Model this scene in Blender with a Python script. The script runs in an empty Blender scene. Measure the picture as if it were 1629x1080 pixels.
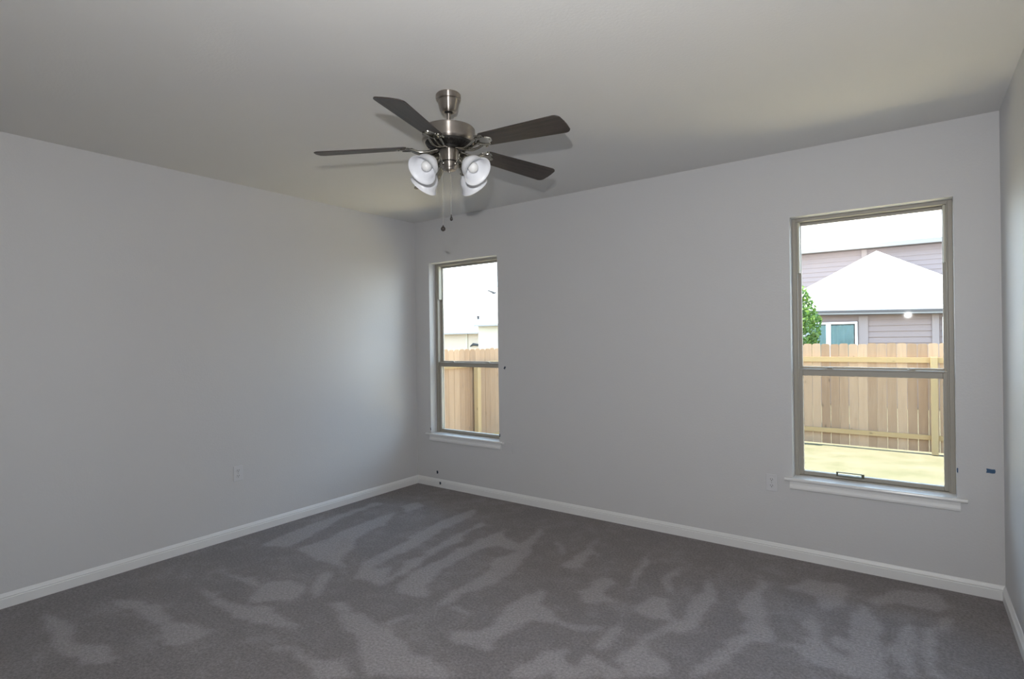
import bpy, bmesh, math, random
import numpy as np
from mathutils import Vector, Matrix

random.seed(7)
PI = math.pi
scene = bpy.context.scene
COL = scene.collection

# ---------------------------------------------------------------- camera
W_PX = 1629
cam_data = bpy.data.cameras.new('camera')
cam_data.sensor_fit = 'HORIZONTAL'
cam_data.sensor_width = 36.0
cam_data.lens = 872.547 / W_PX * 36.0
cam_data.clip_start = 0.02
cam_data.clip_end = 300
cam = bpy.data.objects.new('camera', cam_data)
COL.objects.link(cam)
CAM = Vector((4.2327, -4.09, 1.50081))
yaw, pitch, roll = 0.62938, -0.00045, -0.01403
cy, sy, cp, sp = math.cos(yaw), math.sin(yaw), math.cos(pitch), math.sin(pitch)
fwd = Vector((-sy * cp, cy * cp, sp))
r0 = Vector((cy, sy, 0))
u0 = r0.cross(fwd)
rt = math.cos(roll) * r0 + math.sin(roll) * u0
up = -math.sin(roll) * r0 + math.cos(roll) * u0
m = Matrix((rt, up, -fwd)).transposed().to_4x4()
m.translation = CAM
cam.matrix_world = m
scene.camera = cam

# ---------------------------------------------------------------- colour management
vs = scene.view_settings
vs.view_transform = 'Standard'
vs.look = 'None'
vs.exposure = 0.0
vs.gamma = 1.0
vs.use_curve_mapping = False

# ---------------------------------------------------------------- sky
world = bpy.data.worlds.new('sky')
scene.world = world
world.use_nodes = True
nt = world.node_tree
nt.nodes.clear()
out = nt.nodes.new('ShaderNodeOutputWorld')
bg = nt.nodes.new('ShaderNodeBackground')
tc = nt.nodes.new('ShaderNodeTexCoord')
sep = nt.nodes.new('ShaderNodeSeparateXYZ')
ramp = nt.nodes.new('ShaderNodeValToRGB')
nt.links.new(tc.outputs['Generated'], sep.inputs[0])
nt.links.new(sep.outputs['Z'], ramp.inputs[0])
e = ramp.color_ramp.elements
e[0].position = 0.0
e[0].color = (0.84, 0.93, 1.0, 1)
e[1].position = 0.8
e[1].color = (0.38, 0.62, 1.0, 1)
k = ramp.color_ramp.elements.new(0.3)
k.color = (0.66, 0.84, 1.05, 1)
nt.links.new(ramp.outputs[0], bg.inputs[0])
SKY = 6.6
bg.inputs[1].default_value = SKY
nt.links.new(bg.outputs[0], out.inputs[0])

# ---------------------------------------------------------------- sun (high, from the left, slightly behind the fence)
sd = bpy.data.lights.new('sun', 'SUN')
sd.energy = 40.0
sd.color = (1.0, 0.93, 0.80)
sd.angle = math.radians(0.53)
sun = bpy.data.objects.new('sun', sd)
COL.objects.link(sun)
sun.rotation_euler = Vector((-0.42, 0.028, 0.9)).to_track_quat('Z', 'Y').to_euler()
sun.location = (0, 6, 12)

# ---------------------------------------------------------------- the photographer's flash, just above the lens
fd = bpy.data.lights.new('camera_flash', 'AREA')
fd.shape = 'RECTANGLE'
fd.size = 0.04
fd.size_y = 0.024
fd.energy = 53.0
fd.color = (0.99, 0.99, 1.0)
flash = bpy.data.objects.new('camera_flash', fd)
COL.objects.link(flash)
flash.location = CAM + Vector((-0.032, -0.024, 0.235))
fdir = (fwd + Vector((0.06, 0.0, 0.30))).normalized()
flash.rotation_euler = (-fdir).to_track_quat('Z', 'Y').to_euler()

# ---------------------------------------------------------------- helpers
def link(o, parent=None):
    COL.objects.link(o)
    if parent is not None:
        o.parent = parent
    return o

def obj(name, bm, mat=None, parent=None, smooth=None, bevel=None, label=None):
    """link a bmesh as ONE mesh object; given in world coordinates unless the parent is elsewhere"""
    me = bpy.data.meshes.new(name)
    bmesh.ops.recalc_face_normals(bm, faces=bm.faces)
    bm.to_mesh(me)
    bm.free()
    if mat:
        for q in (mat if isinstance(mat, (list, tuple)) else [mat]):
            me.materials.append(q)
    o = bpy.data.objects.new(name, me)
    link(o, parent)
    if parent is not None:
        T = parent['_T'] if '_T' in parent else None
        wp = world_of(parent)
        o.location = -wp
    if smooth is not None:
        for p in me.polygons:
            p.use_smooth = True
        me.set_sharp_from_angle(angle=math.radians(smooth))
    if bevel:
        b = o.modifiers.new('bevel', 'BEVEL')
        b.width = bevel
        b.segments = 2
        b.limit_method = 'ANGLE'
        b.angle_limit = math.radians(40)
    if label:
        o['label'] = label
    return o

def world_of(o):
    v = Vector((0, 0, 0))
    while o is not None:
        v += o.location
        o = o.parent
    return v

def tag(o, label, cat, group=None, kind=None):
    o['label'] = label
    o['category'] = cat
    if group:
        o['group'] = group
    if kind:
        o['kind'] = kind
    return o

def empty(name, loc):
    o = bpy.data.objects.new(name, None)
    o.empty_display_size = 0.1
    o.location = loc
    return link(o)

def recenter(o):
    """move a mesh object's origin to the middle of its base"""
    me = o.data
    co = np.array([v.co[:] for v in me.vertices])
    c = Vector(((co[:, 0].min() + co[:, 0].max()) / 2, (co[:, 1].min() + co[:, 1].max()) / 2, co[:, 2].min()))
    me.transform(Matrix.Translation(-c))
    o.location = o.location + c
    return o

def struct(name, bm, mat, **kw):
    o = obj(name, bm, mat, **kw)
    recenter(o)
    o['kind'] = 'structure'
    return o

def box(bm, x0, x1, y0, y1, z0, z1):
    vs_ = [bm.verts.new(p) for p in ((x0, y0, z0), (x1, y0, z0), (x1, y1, z0), (x0, y1, z0),
                                     (x0, y0, z1), (x1, y0, z1), (x1, y1, z1), (x0, y1, z1))]
    fs = []
    for q in ((0, 3, 2, 1), (4, 5, 6, 7), (0, 1, 5, 4), (1, 2, 6, 5), (2, 3, 7, 6), (3, 0, 4, 7)):
        fs.append(bm.faces.new([vs_[i] for i in q]))
    return vs_, fs

def loft(bm, rings, close=True, cap=True):
    prev = None
    first = None
    for r in rings:
        vs_ = [bm.verts.new(p) for p in r]
        if prev:
            n = len(vs_)
            for i in range(n if close else n - 1):
                j = (i + 1) % n
                bm.faces.new((prev[i], prev[j], vs_[j], vs_[i]))
        else:
            first = vs_
        prev = vs_
    if cap and close:
        bm.faces.new(list(reversed(first)))
        bm.faces.new(prev)

def lathe(bm, prof, c=(0, 0, 0), seg=48, axis=None, cap=False):
    """prof: list of (radius, along) about +Z (or 'axis')"""
    c = Vector(c)
    if axis is None:
        a, b, n = Vector((1, 0, 0)), Vector((0, 1, 0)), Vector((0, 0, 1))
    else:
        n = Vector(axis).normalized()
        a = n.orthogonal().normalized()
        b = n.cross(a)
    prev = None
    for (r, h) in prof:
        if r < 1e-6:
            ring = [bm.verts.new(c + n * h)]
        else:
            ring = [bm.verts.new(c + n * h + (a * math.cos(t) + b * math.sin(t)) * r)
                    for t in (2 * PI * i / seg for i in range(seg))]
        if prev:
            if len(prev) == 1 and len(ring) > 1:
                for i in range(seg):
                    bm.faces.new((prev[0], ring[i], ring[(i + 1) % seg]))
            elif len(ring) == 1 and len(prev) > 1:
                for i in range(seg):
                    bm.faces.new((prev[i], prev[(i + 1) % seg], ring[0]))
            else:
                for i in range(seg):
                    j = (i + 1) % seg
                    bm.faces.new((prev[i], prev[j], ring[j], ring[i]))
        prev = ring

def tube(bm, pts, rad, seg=10):
    pts = [Vector(p) for p in pts]
    rads = rad if isinstance(rad, (list, tuple)) else [rad] * len(pts)
    rings = []
    ref = None
    for i, p in enumerate(pts):
        d = (pts[min(i + 1, len(pts) - 1)] - pts[max(i - 1, 0)]).normalized()
        if ref is None:
            ref = d.orthogonal().normalized()
        ref = (ref - d * ref.dot(d)).normalized()
        b = d.cross(ref)
        rings.append([p + (ref * math.cos(t) + b * math.sin(t)) * rads[i] for t in (2 * PI * q / seg for q in range(seg))])
    loft(bm, rings)

def ball(bm, c, r, u=16, v=10, sc=(1, 1, 1)):
    M = Matrix.Translation(Vector(c)) @ Matrix.Diagonal((r * sc[0], r * sc[1], r * sc[2], 1))
    bmesh.ops.create_uvsphere(bm, u_segments=u, v_segments=v, radius=1.0, matrix=M)

def bez(p0, p1, p2, p3, n=12):
    p0, p1, p2, p3 = map(Vector, (p0, p1, p2, p3))
    return [((1 - t) ** 3) * p0 + 3 * ((1 - t) ** 2) * t * p1 + 3 * (1 - t) * t * t * p2 + t ** 3 * p3 for t in (i / n for i in range(n + 1))]

# ---------------------------------------------------------------- materials
def new_mat(name):
    mt = bpy.data.materials.new(name)
    mt.use_nodes = True
    b = mt.node_tree.nodes['Principled BSDF']
    return mt, mt.node_tree, b

def plain(name, col, rough=0.5, metal=0.0, noise=0.0, nscale=20.0, bump=0.0, bscale=100.0, spec=0.5):
    mt, t, b = new_mat(name)
    b.inputs['Roughness'].default_value = rough
    b.inputs['Metallic'].default_value = metal
    b.inputs['Specular IOR Level'].default_value = spec
    tcn = t.nodes.new('ShaderNodeTexCoord')
    if noise > 0:
        n = t.nodes.new('ShaderNodeTexNoise')
        n.inputs['Scale'].default_value = nscale
        n.inputs['Detail'].default_value = 4
        t.links.new(tcn.outputs['Object'], n.inputs['Vector'])
        mx = t.nodes.new('ShaderNodeMix')
        mx.data_type = 'RGBA'
        mx.inputs['A'].default_value = (*[c * (1 - noise) for c in col], 1)
        mx.inputs['B'].default_value = (*[min(1, c * (1 + noise)) for c in col], 1)
        t.links.new(n.outputs['Fac'], mx.inputs['Factor'])
        t.links.new(mx.outputs['Result'], b.inputs['Base Color'])
    else:
        b.inputs['Base Color'].default_value = (*col, 1)
    if bump > 0:
        n2 = t.nodes.new('ShaderNodeTexNoise')
        n2.inputs['Scale'].default_value = bscale
        n2.inputs['Detail'].default_value = 3
        t.links.new(tcn.outputs['Object'], n2.inputs['Vector'])
        bp = t.nodes.new('ShaderNodeBump')
        bp.inputs['Strength'].default_value = bump
        bp.inputs['Distance'].default_value = 0.002
        t.links.new(n2.outputs['Fac'], bp.inputs['Height'])
        t.links.new(bp.outputs['Normal'], b.inputs['Normal'])
    return mt

M = {}
M['wall'] = plain('wall_paint', (0.60, 0.597, 0.60), 0.52, noise=0.012, nscale=3, bump=0.35, bscale=90, spec=0.5)
M['ceiling'] = plain('ceiling_paint', (0.71, 0.70, 0.68), 0.85, noise=0.01, nscale=3, bump=0.4, bscale=80, spec=0.2)
M['trim'] = plain('white_trim_paint', (0.76, 0.76, 0.755), 0.38, noise=0.01, nscale=6)
M['stool'] = plain('gloss_sill_paint', (0.76, 0.76, 0.755), 0.16, noise=0.01, nscale=6)
M['vinyl'] = plain('almond_window_vinyl', (0.36, 0.335, 0.285), 0.45, noise=0.02, nscale=8)
M['vinyl_light'] = plain('pale_balance_vinyl', (0.55, 0.53, 0.43), 0.45)
M['bronze'] = plain('dark_bronze', (0.10, 0.105, 0.07), 0.45, metal=0.4)
M['plate'] = plain('outlet_plastic', (0.63, 0.63, 0.645), 0.35)
M['slot'] = plain('outlet_slot_dark', (0.05, 0.05, 0.05), 0.6)
M['tape'] = plain('blue_painters_tape', (0.035, 0.095, 0.19), 0.6, noise=0.15, nscale=300)
M['tape_dark'] = plain('dark_painters_tape', (0.02, 0.035, 0.06), 0.6, noise=0.15, nscale=300)
M['dark_metal'] = plain('dark_underside_metal', (0.03, 0.028, 0.026), 0.45, metal=0.6)
M['chain'] = plain('chain_metal', (0.38, 0.36, 0.33), 0.35, metal=0.9)
M['fob'] = plain('fob_dark_wood', (0.03, 0.024, 0.02), 0.4)
M['bulb'] = plain('frosted_bulb', (0.85, 0.85, 0.84), 0.25)

def brushed(name, col, rough, aniso=0.0):
    mt, t, b = new_mat(name)
    b.inputs['Base Color'].default_value = (*col, 1)
    b.inputs['Metallic'].default_value = 1.0
    b.inputs['Anisotropic'].default_value = aniso
    b.inputs['Anisotropic Rotation'].default_value = 0.25 if aniso > 0 else 0.0
    if aniso > 0:
        tg = t.nodes.new('ShaderNodeTangent'); tg.direction_type = 'RADIAL'; tg.axis = 'Z'
        t.links.new(tg.outputs[0], b.inputs['Tangent'])
    tcn = t.nodes.new('ShaderNodeTexCoord')
    mp = t.nodes.new('ShaderNodeMapping')
    mp.inputs['Scale'].default_value = (4, 4, 600)
    n = t.nodes.new('ShaderNodeTexNoise')
    n.inputs['Scale'].default_value = 1.0
    n.inputs['Detail'].default_value = 2
    t.links.new(tcn.outputs['Object'], mp.inputs['Vector'])
    t.links.new(mp.outputs['Vector'], n.inputs['Vector'])
    mr = t.nodes.new('ShaderNodeMapRange')
    mr.inputs['To Min'].default_value = rough - 0.03
    mr.inputs['To Max'].default_value = rough + 0.04
    t.links.new(n.outputs['Fac'], mr.inputs['Value'])
    t.links.new(mr.outputs['Result'], b.inputs['Roughness'])
    bp = t.nodes.new('ShaderNodeBump')
    bp.inputs['Strength'].default_value = 0.15
    bp.inputs['Distance'].default_value = 0.0005
    t.links.new(n.outputs['Fac'], bp.inputs['Height'])
    t.links.new(bp.outputs['Normal'], b.inputs['Normal'])
    return mt
M['nickel'] = brushed('brushed_nickel', (0.44, 0.40, 0.36), 0.36, 1.0)
M['nickel_shiny'] = brushed('polished_nickel', (0.40, 0.385, 0.34), 0.18)

# frosted white glass of the lamp shades
mt, t, b = new_mat('frosted_white_glass')
b.inputs['Base Color'].default_value = (0.80, 0.81, 0.84, 1)
b.inputs['Roughness'].default_value = 0.35
b.inputs['Subsurface Weight'].default_value = 0.4
b.inputs['Subsurface Radius'].default_value = (0.02, 0.02, 0.02)
b.inputs['Coat Weight'].default_value = 0.3
M['shade'] = mt

# dark wood grain of the fan blades
mt, t, b = new_mat('dark_walnut_blade')
b.inputs['Roughness'].default_value = 0.42
tcn = t.nodes.new('ShaderNodeTexCoord')
mp = t.nodes.new('ShaderNodeMapping')
mp.inputs['Scale'].default_value = (3, 60, 60)
n = t.nodes.new('ShaderNodeTexNoise')
n.inputs['Scale'].default_value = 2.0
n.inputs['Detail'].default_value = 6
n.inputs['Distortion'].default_value = 0.4
cr = t.nodes.new('ShaderNodeValToRGB')
cr.color_ramp.elements[0].color = (0.016, 0.012, 0.010, 1)
cr.color_ramp.elements[1].color = (0.060, 0.045, 0.038, 1)
cr.color_ramp.elements[0].position = 0.3
cr.color_ramp.elements[1].position = 0.75
t.links.new(tcn.outputs['Object'], mp.inputs['Vector'])
t.links.new(mp.outputs['Vector'], n.inputs['Vector'])
t.links.new(n.outputs['Fac'], cr.inputs[0])
t.links.new(cr.outputs[0], b.inputs['Base Color'])
M['blade'] = mt

# window glass: mostly clear, with a mirror share by angle
def glass_mat(name, tint, f0=0.06):
    mt, t, b = new_mat(name)
    t.nodes.remove(b)
    o = t.nodes['Material Output']
    tr = t.nodes.new('ShaderNodeBsdfTransparent')
    tr.inputs[0].default_value = (*tint, 1)
    gl = t.nodes.new('ShaderNodeBsdfGlossy')
    gl.inputs['Roughness'].default_value = 0.02
    gl.inputs['Color'].default_value = (1, 1, 1, 1)
    lw = t.nodes.new('ShaderNodeFresnel')
    lw.inputs['IOR'].default_value = 1.22
    mx = t.nodes.new('ShaderNodeMixShader')
    t.links.new(lw.outputs[0], mx.inputs[0])
    t.links.new(tr.outputs[0], mx.inputs[1])
    t.links.new(gl.outputs[0], mx.inputs[2])
    t.links.new(mx.outputs[0], o.inputs['Surface'])
    return mt
mt, t, b = new_mat('insect_mesh')
t.nodes.remove(b)
trn = t.nodes.new('ShaderNodeBsdfTransparent')
dfs = t.nodes.new('ShaderNodeBsdfDiffuse'); dfs.inputs[0].default_value = (0.05, 0.05, 0.048, 1)
mxs = t.nodes.new('ShaderNodeMixShader'); mxs.inputs[0].default_value = 0.26      # share of the area the wires cover
t.links.new(trn.outputs[0], mxs.inputs[1]); t.links.new(dfs.outputs[0], mxs.inputs[2])
t.links.new(mxs.outputs[0], t.nodes['Material Output'].inputs['Surface'])
M['screen'] = mt
M['glass'] = glass_mat('window_glass', (0.97, 0.985, 0.975))

# carpet: cut pile, the vacuumed patches come from the 'nap' attribute of the floor mesh
mt, t, b = new_mat('grey_carpet')
b.inputs['Roughness'].default_value = 0.95
b.inputs['Specular IOR Level'].default_value = 0.1
b.inputs['Sheen Weight'].default_value = 0.05
at = t.nodes.new('ShaderNodeAttribute')
at.attribute_name = 'nap'
tcn = t.nodes.new('ShaderNodeTexCoord')
n1 = t.nodes.new('ShaderNodeTexNoise'); n1.inputs['Scale'].default_value = 9; n1.inputs['Detail'].default_value = 9; n1.inputs['Roughness'].default_value = 0.72
n2 = t.nodes.new('ShaderNodeTexNoise'); n2.inputs['Scale'].default_value = 75; n2.inputs['Detail'].default_value = 4; n2.inputs['Roughness'].default_value = 0.8
n3 = t.nodes.new('ShaderNodeTexNoise'); n3.inputs['Scale'].default_value = 3.0; n3.inputs['Detail'].default_value = 5
for q in (n1, n2, n3):
    t.links.new(tcn.outputs['Object'], q.inputs['Vector'])
def mth(op, a, bb, clamp=False):
    q = t.nodes.new('ShaderNodeMath'); q.operation = op; q.use_clamp = clamp
    for i, s in enumerate((a, bb)):
        if isinstance(s, (int, float)):
            q.inputs[i].default_value = s
        else:
            t.links.new(s, q.inputs[i])
    return q.outputs[0]
jit = mth('MULTIPLY', mth('SUBTRACT', n1.outputs['Fac'], 0.5), 1.9)
jit2 = mth('MULTIPLY', mth('SUBTRACT', n3.outputs['Fac'], 0.46), 1.3)
napv = mth('ADD', mth('ADD', at.outputs['Fac'], jit), jit2)
mr = t.nodes.new('ShaderNodeMapRange'); mr.interpolation_type = 'SMOOTHSTEP'
mr.inputs['From Min'].default_value = -0.2; mr.inputs['From Max'].default_value = 1.1
t.links.new(napv, mr.inputs['Value'])
mx = t.nodes.new('ShaderNodeMix'); mx.data_type = 'RGBA'
mx.inputs['A'].default_value = (0.222, 0.200, 0.198, 1)
mx.inputs['B'].default_value = (0.330, 0.302, 0.302, 1)
t.links.new(mr.outputs['Result'], mx.inputs['Factor'])
gr = t.nodes.new('ShaderNodeMapRange')
gr.inputs['From Min'].default_value = 0.3; gr.inputs['From Max'].default_value = 0.7
gr.inputs['To Min'].default_value = 0.64; gr.inputs['To Max'].default_value = 1.36
t.links.new(n2.outputs['Fac'], gr.inputs['Value'])
vm = t.nodes.new('ShaderNodeVectorMath'); vm.operation = 'SCALE'
t.links.new(mx.outputs['Result'], vm.inputs[0]); t.links.new(gr.outputs['Result'], vm.inputs['Scale'])
t.links.new(vm.outputs[0], b.inputs['Base Color'])
bp = t.nodes.new('ShaderNodeBump'); bp.inputs['Strength'].default_value = 0.6; bp.inputs['Distance'].default_value = 0.006
t.links.new(n2.outputs['Fac'], bp.inputs['Height']); t.links.new(bp.outputs['Normal'], b.inputs['Normal'])
M['carpet'] = mt

# fence wood: per-board tone from the 'tone' attribute, grain and knots
def wood(name, c0, c1, grain_axis):
    mt, t, b = new_mat(name)
    b.inputs['Roughness'].default_value = 0.8
    b.inputs['Specular IOR Level'].default_value = 0.2
    at = t.nodes.new('ShaderNodeAttribute'); at.attribute_name = 'tone'
    tcn = t.nodes.new('ShaderNodeTexCoord')
    mp = t.nodes.new('ShaderNodeMapping')
    s = [30, 30, 30]; s[grain_axis] = 2
    mp.inputs['Scale'].default_value = s
    n = t.nodes.new('ShaderNodeTexNoise'); n.inputs['Scale'].default_value = 1; n.inputs['Detail'].default_value = 5; n.inputs['Distortion'].default_value = 0.5
    t.links.new(tcn.outputs['Object'], mp.inputs['Vector']); t.links.new(mp.outputs['Vector'], n.inputs['Vector'])
    ad = t.nodes.new('ShaderNodeMath'); ad.operation = 'MULTIPLY_ADD'
    ad.inputs[1].default_value = 0.55
    t.links.new(n.outputs['Fac'], ad.inputs[0]); 
    h = t.nodes.new('ShaderNodeMath'); h.operation = 'MULTIPLY'; h.inputs[1].default_value = 0.55
    t.links.new(at.outputs['Fac'], h.inputs[0]); t.links.new(h.outputs[0], ad.inputs[2])
    mx = t.nodes.new('ShaderNodeMix'); mx.data_type = 'RGBA'
    mx.inputs['A'].default_value = (*c0, 1); mx.inputs['B'].default_value = (*c1, 1)
    t.links.new(ad.outputs[0], mx.inputs['Factor'])
    v = t.nodes.new('ShaderNodeTexVoronoi'); v.inputs['Scale'].default_value = 1.0
    mp2 = t.nodes.new('ShaderNodeMapping'); s2 = [7, 7, 7]; s2[grain_axis] = 3.2
    mp2.inputs['Scale'].default_value = s2
    t.links.new(tcn.outputs['Object'], mp2.inputs['Vector']); t.links.new(mp2.outputs['Vector'], v.inputs['Vector'])
    kr = t.nodes.new('ShaderNodeMapRange'); kr.inputs['From Min'].default_value = 0.05; kr.inputs['From Max'].default_value = 0.13
    kr.inputs['To Min'].default_value = 0.55; kr.inputs['To Max'].default_value = 1.0
    t.links.new(v.outputs['Distance'], kr.inputs['Value'])
    vm = t.nodes.new('ShaderNodeVectorMath'); vm.operation = 'SCALE'
    t.links.new(mx.outputs['Result'], vm.inputs[0]); t.links.new(kr.outputs['Result'], vm.inputs['Scale'])
    t.links.new(vm.outputs[0], b.inputs['Base Color'])
    return mt
M['picket'] = wood('cedar_pickets', (0.165, 0.095, 0.052), (0.350, 0.240, 0.150), 2)
M['post'] = wood('treated_pine_post', (0.25, 0.175, 0.080), (0.34, 0.245, 0.13), 2)
M['rail'] = wood('treated_pine_rail', (0.25, 0.160, 0.066), (0.33, 0.23, 0.115), 0)
M['rail_y'] = wood('treated_pine_side_rail', (0.25, 0.160, 0.066), (0.33, 0.23, 0.115), 1)

# lawn
mt, t, b = new_mat('sunlit_lawn')
b.inputs['Roughness'].default_value = 0.9
b.inputs['Specular IOR Level'].default_value = 0.1
tcn = t.nodes.new('ShaderNodeTexCoord')
n = t.nodes.new('ShaderNodeTexNoise'); n.inputs['Scale'].default_value = 2.4; n.inputs['Detail'].default_value = 10; n.inputs['Roughness'].default_value = 0.7
cr = t.nodes.new('ShaderNodeValToRGB')
cr.color_ramp.elements[0].position = 0.35; cr.color_ramp.elements[0].color = (0.082, 0.080, 0.046, 1)
cr.color_ramp.elements[1].position = 0.65; cr.color_ramp.elements[1].color = (0.118, 0.105, 0.072, 1)
t.links.new(tcn.outputs['Object'], n.inputs['Vector']); t.links.new(n.outputs['Fac'], cr.inputs[0])
# unseen pale strip added beside the house to bounce warm light indoors, grass beyond
sp = t.nodes.new('ShaderNodeSeparateXYZ'); t.links.new(tcn.outputs['Object'], sp.inputs[0])
ed = mth('ADD', sp.outputs['Y'], mth('MULTIPLY', n.outputs['Fac'], 0.8))
sr = t.nodes.new('ShaderNodeMapRange'); sr.inputs['From Min'].default_value = 4.3; sr.inputs['From Max'].default_value = 4.8
t.links.new(ed, sr.inputs['Value'])
mxl = t.nodes.new('ShaderNodeMix'); mxl.data_type = 'RGBA'
mxl.inputs['A'].default_value = (0.38, 0.32, 0.215, 1)
t.links.new(sr.outputs['Result'], mxl.inputs['Factor']); t.links.new(cr.outputs[0], mxl.inputs['B'])
t.links.new(mxl.outputs['Result'], b.inputs['Base Color'])
M['lawn'] = mt

M['siding'] = plain('mauve_grey_siding', (0.200, 0.158, 0.152), 0.7, noise=0.04, nscale=8)
M['siding_brown'] = plain('taupe_siding', (0.220, 0.165, 0.150), 0.7, noise=0.04, nscale=8)
M['board'] = plain('corner_trim_board', (0.235, 0.187, 0.175), 0.6, noise=0.03, nscale=8)
M['fascia'] = plain('grey_fascia', (0.075, 0.062, 0.056), 0.6)
M['gutter'] = plain('pale_gutter', (0.23, 0.22, 0.215), 0.5)
M['white_frame'] = plain('white_window_frame', (0.82, 0.82, 0.81), 0.4)
M['blind'] = plain('pale_teal_blind', (0.36, 0.46, 0.45), 0.6, noise=0.1, nscale=5)
M['cream'] = plain('cream_stucco', (0.40, 0.33, 0.26), 0.8, noise=0.03, nscale=5)
M['cream_pale'] = plain('pale_cream_stucco', (0.40, 0.36, 0.29), 0.8, noise=0.03, nscale=5)
M['vent'] = plain('dark_roof_vent', (0.02, 0.02, 0.022), 0.6)
M['bark'] = plain('bark', (0.16, 0.11, 0.07), 0.9, noise=0.3, nscale=20)

mt, t, b = new_mat('pale_roof_shingle')
b.inputs['Roughness'].default_value = 0.9
br = t.nodes.new('ShaderNodeTexBrick')
br.inputs['Scale'].default_value = 3.0
br.inputs['Color1'].default_value = (0.36, 0.35, 0.34, 1); br.inputs['Color2'].default_value = (0.40, 0.39, 0.38, 1)
br.inputs['Mortar'].default_value = (0.33, 0.32, 0.31, 1); br.inputs['Mortar Size'].default_value = 0.01
tcn = t.nodes.new('ShaderNodeTexCoord')
t.links.new(tcn.outputs['Object'], br.inputs['Vector']); t.links.new(br.outputs['Color'], b.inputs['Base Color'])
M['roof'] = mt

mt, t, b = new_mat('green_leaf')
b.inputs['Roughness'].default_value = 0.5
at = t.nodes.new('ShaderNodeAttribute'); at.attribute_name = 'tone'
cr = t.nodes.new('ShaderNodeValToRGB')
cr.color_ramp.elements[0].color = (0.05, 0.12, 0.015, 1); cr.color_ramp.elements[1].color = (0.17, 0.26, 0.05, 1)
t.links.new(at.outputs['Fac'], cr.inputs[0]); t.links.new(cr.outputs[0], b.inputs['Base Color'])
tl = t.nodes.new('ShaderNodeBsdfTranslucent'); t.links.new(cr.outputs[0], tl.inputs[0])
mxs = t.nodes.new('ShaderNodeMixShader'); mxs.inputs[0].default_value = 0.35
t.links.new(b.outputs[0], mxs.inputs[1]); t.links.new(tl.outputs[0], mxs.inputs[2])
t.links.new(mxs.outputs[0], t.nodes['Material Output'].inputs['Surface'])
M['leaf'] = mt

# ================================================================ ROOM SHELL
RW, RD, RH = 4.643, -4.75, 2.74        # width (x), near end (y), height
TH = 0.172                              # outside wall thickness
# window openings in the far wall: x0, x1
WZ0, WZ1 = 0.545, 2.295
WIN = [(0.203, 1.092), (3.577, 4.437)]

bm = bmesh.new()
xs = [-0.12, WIN[0][0], WIN[0][1], WIN[1][0], WIN[1][1], RW + 0.12]
box(bm, xs[0], xs[1], 0, TH, -0.55, 2.98)
box(bm, xs[2], xs[3], 0, TH, -0.55, 2.98)
box(bm, xs[4], xs[5], 0, TH, -0.55, 2.98)
for a, b_ in WIN:
    box(bm, a, b_, 0, TH, -0.55, WZ0 - 0.03)
    box(bm, a, b_, 0, TH, WZ1, 2.98)
struct('wall_back', bm, M['wall'])
bm = bmesh.new(); box(bm, -0.12, 0, RD, 0, -0.1, 2.9); struct('wall_left', bm, M['wall'])
bm = bmesh.new(); box(bm, RW, RW + 0.12, RD, 0, -0.1, 2.9); struct('wall_right', bm, M['wall'])
bm = bmesh.new(); box(bm, -0.12, RW + 0.12, RD - 0.12, RD, -0.1, 2.9); struct('wall_front', bm, M['wall'])
bm = bmesh.new(); box(bm, 0, RW, RD, 0, RH, RH + 0.12); struct('ceiling', bm, M['ceiling'])

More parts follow.
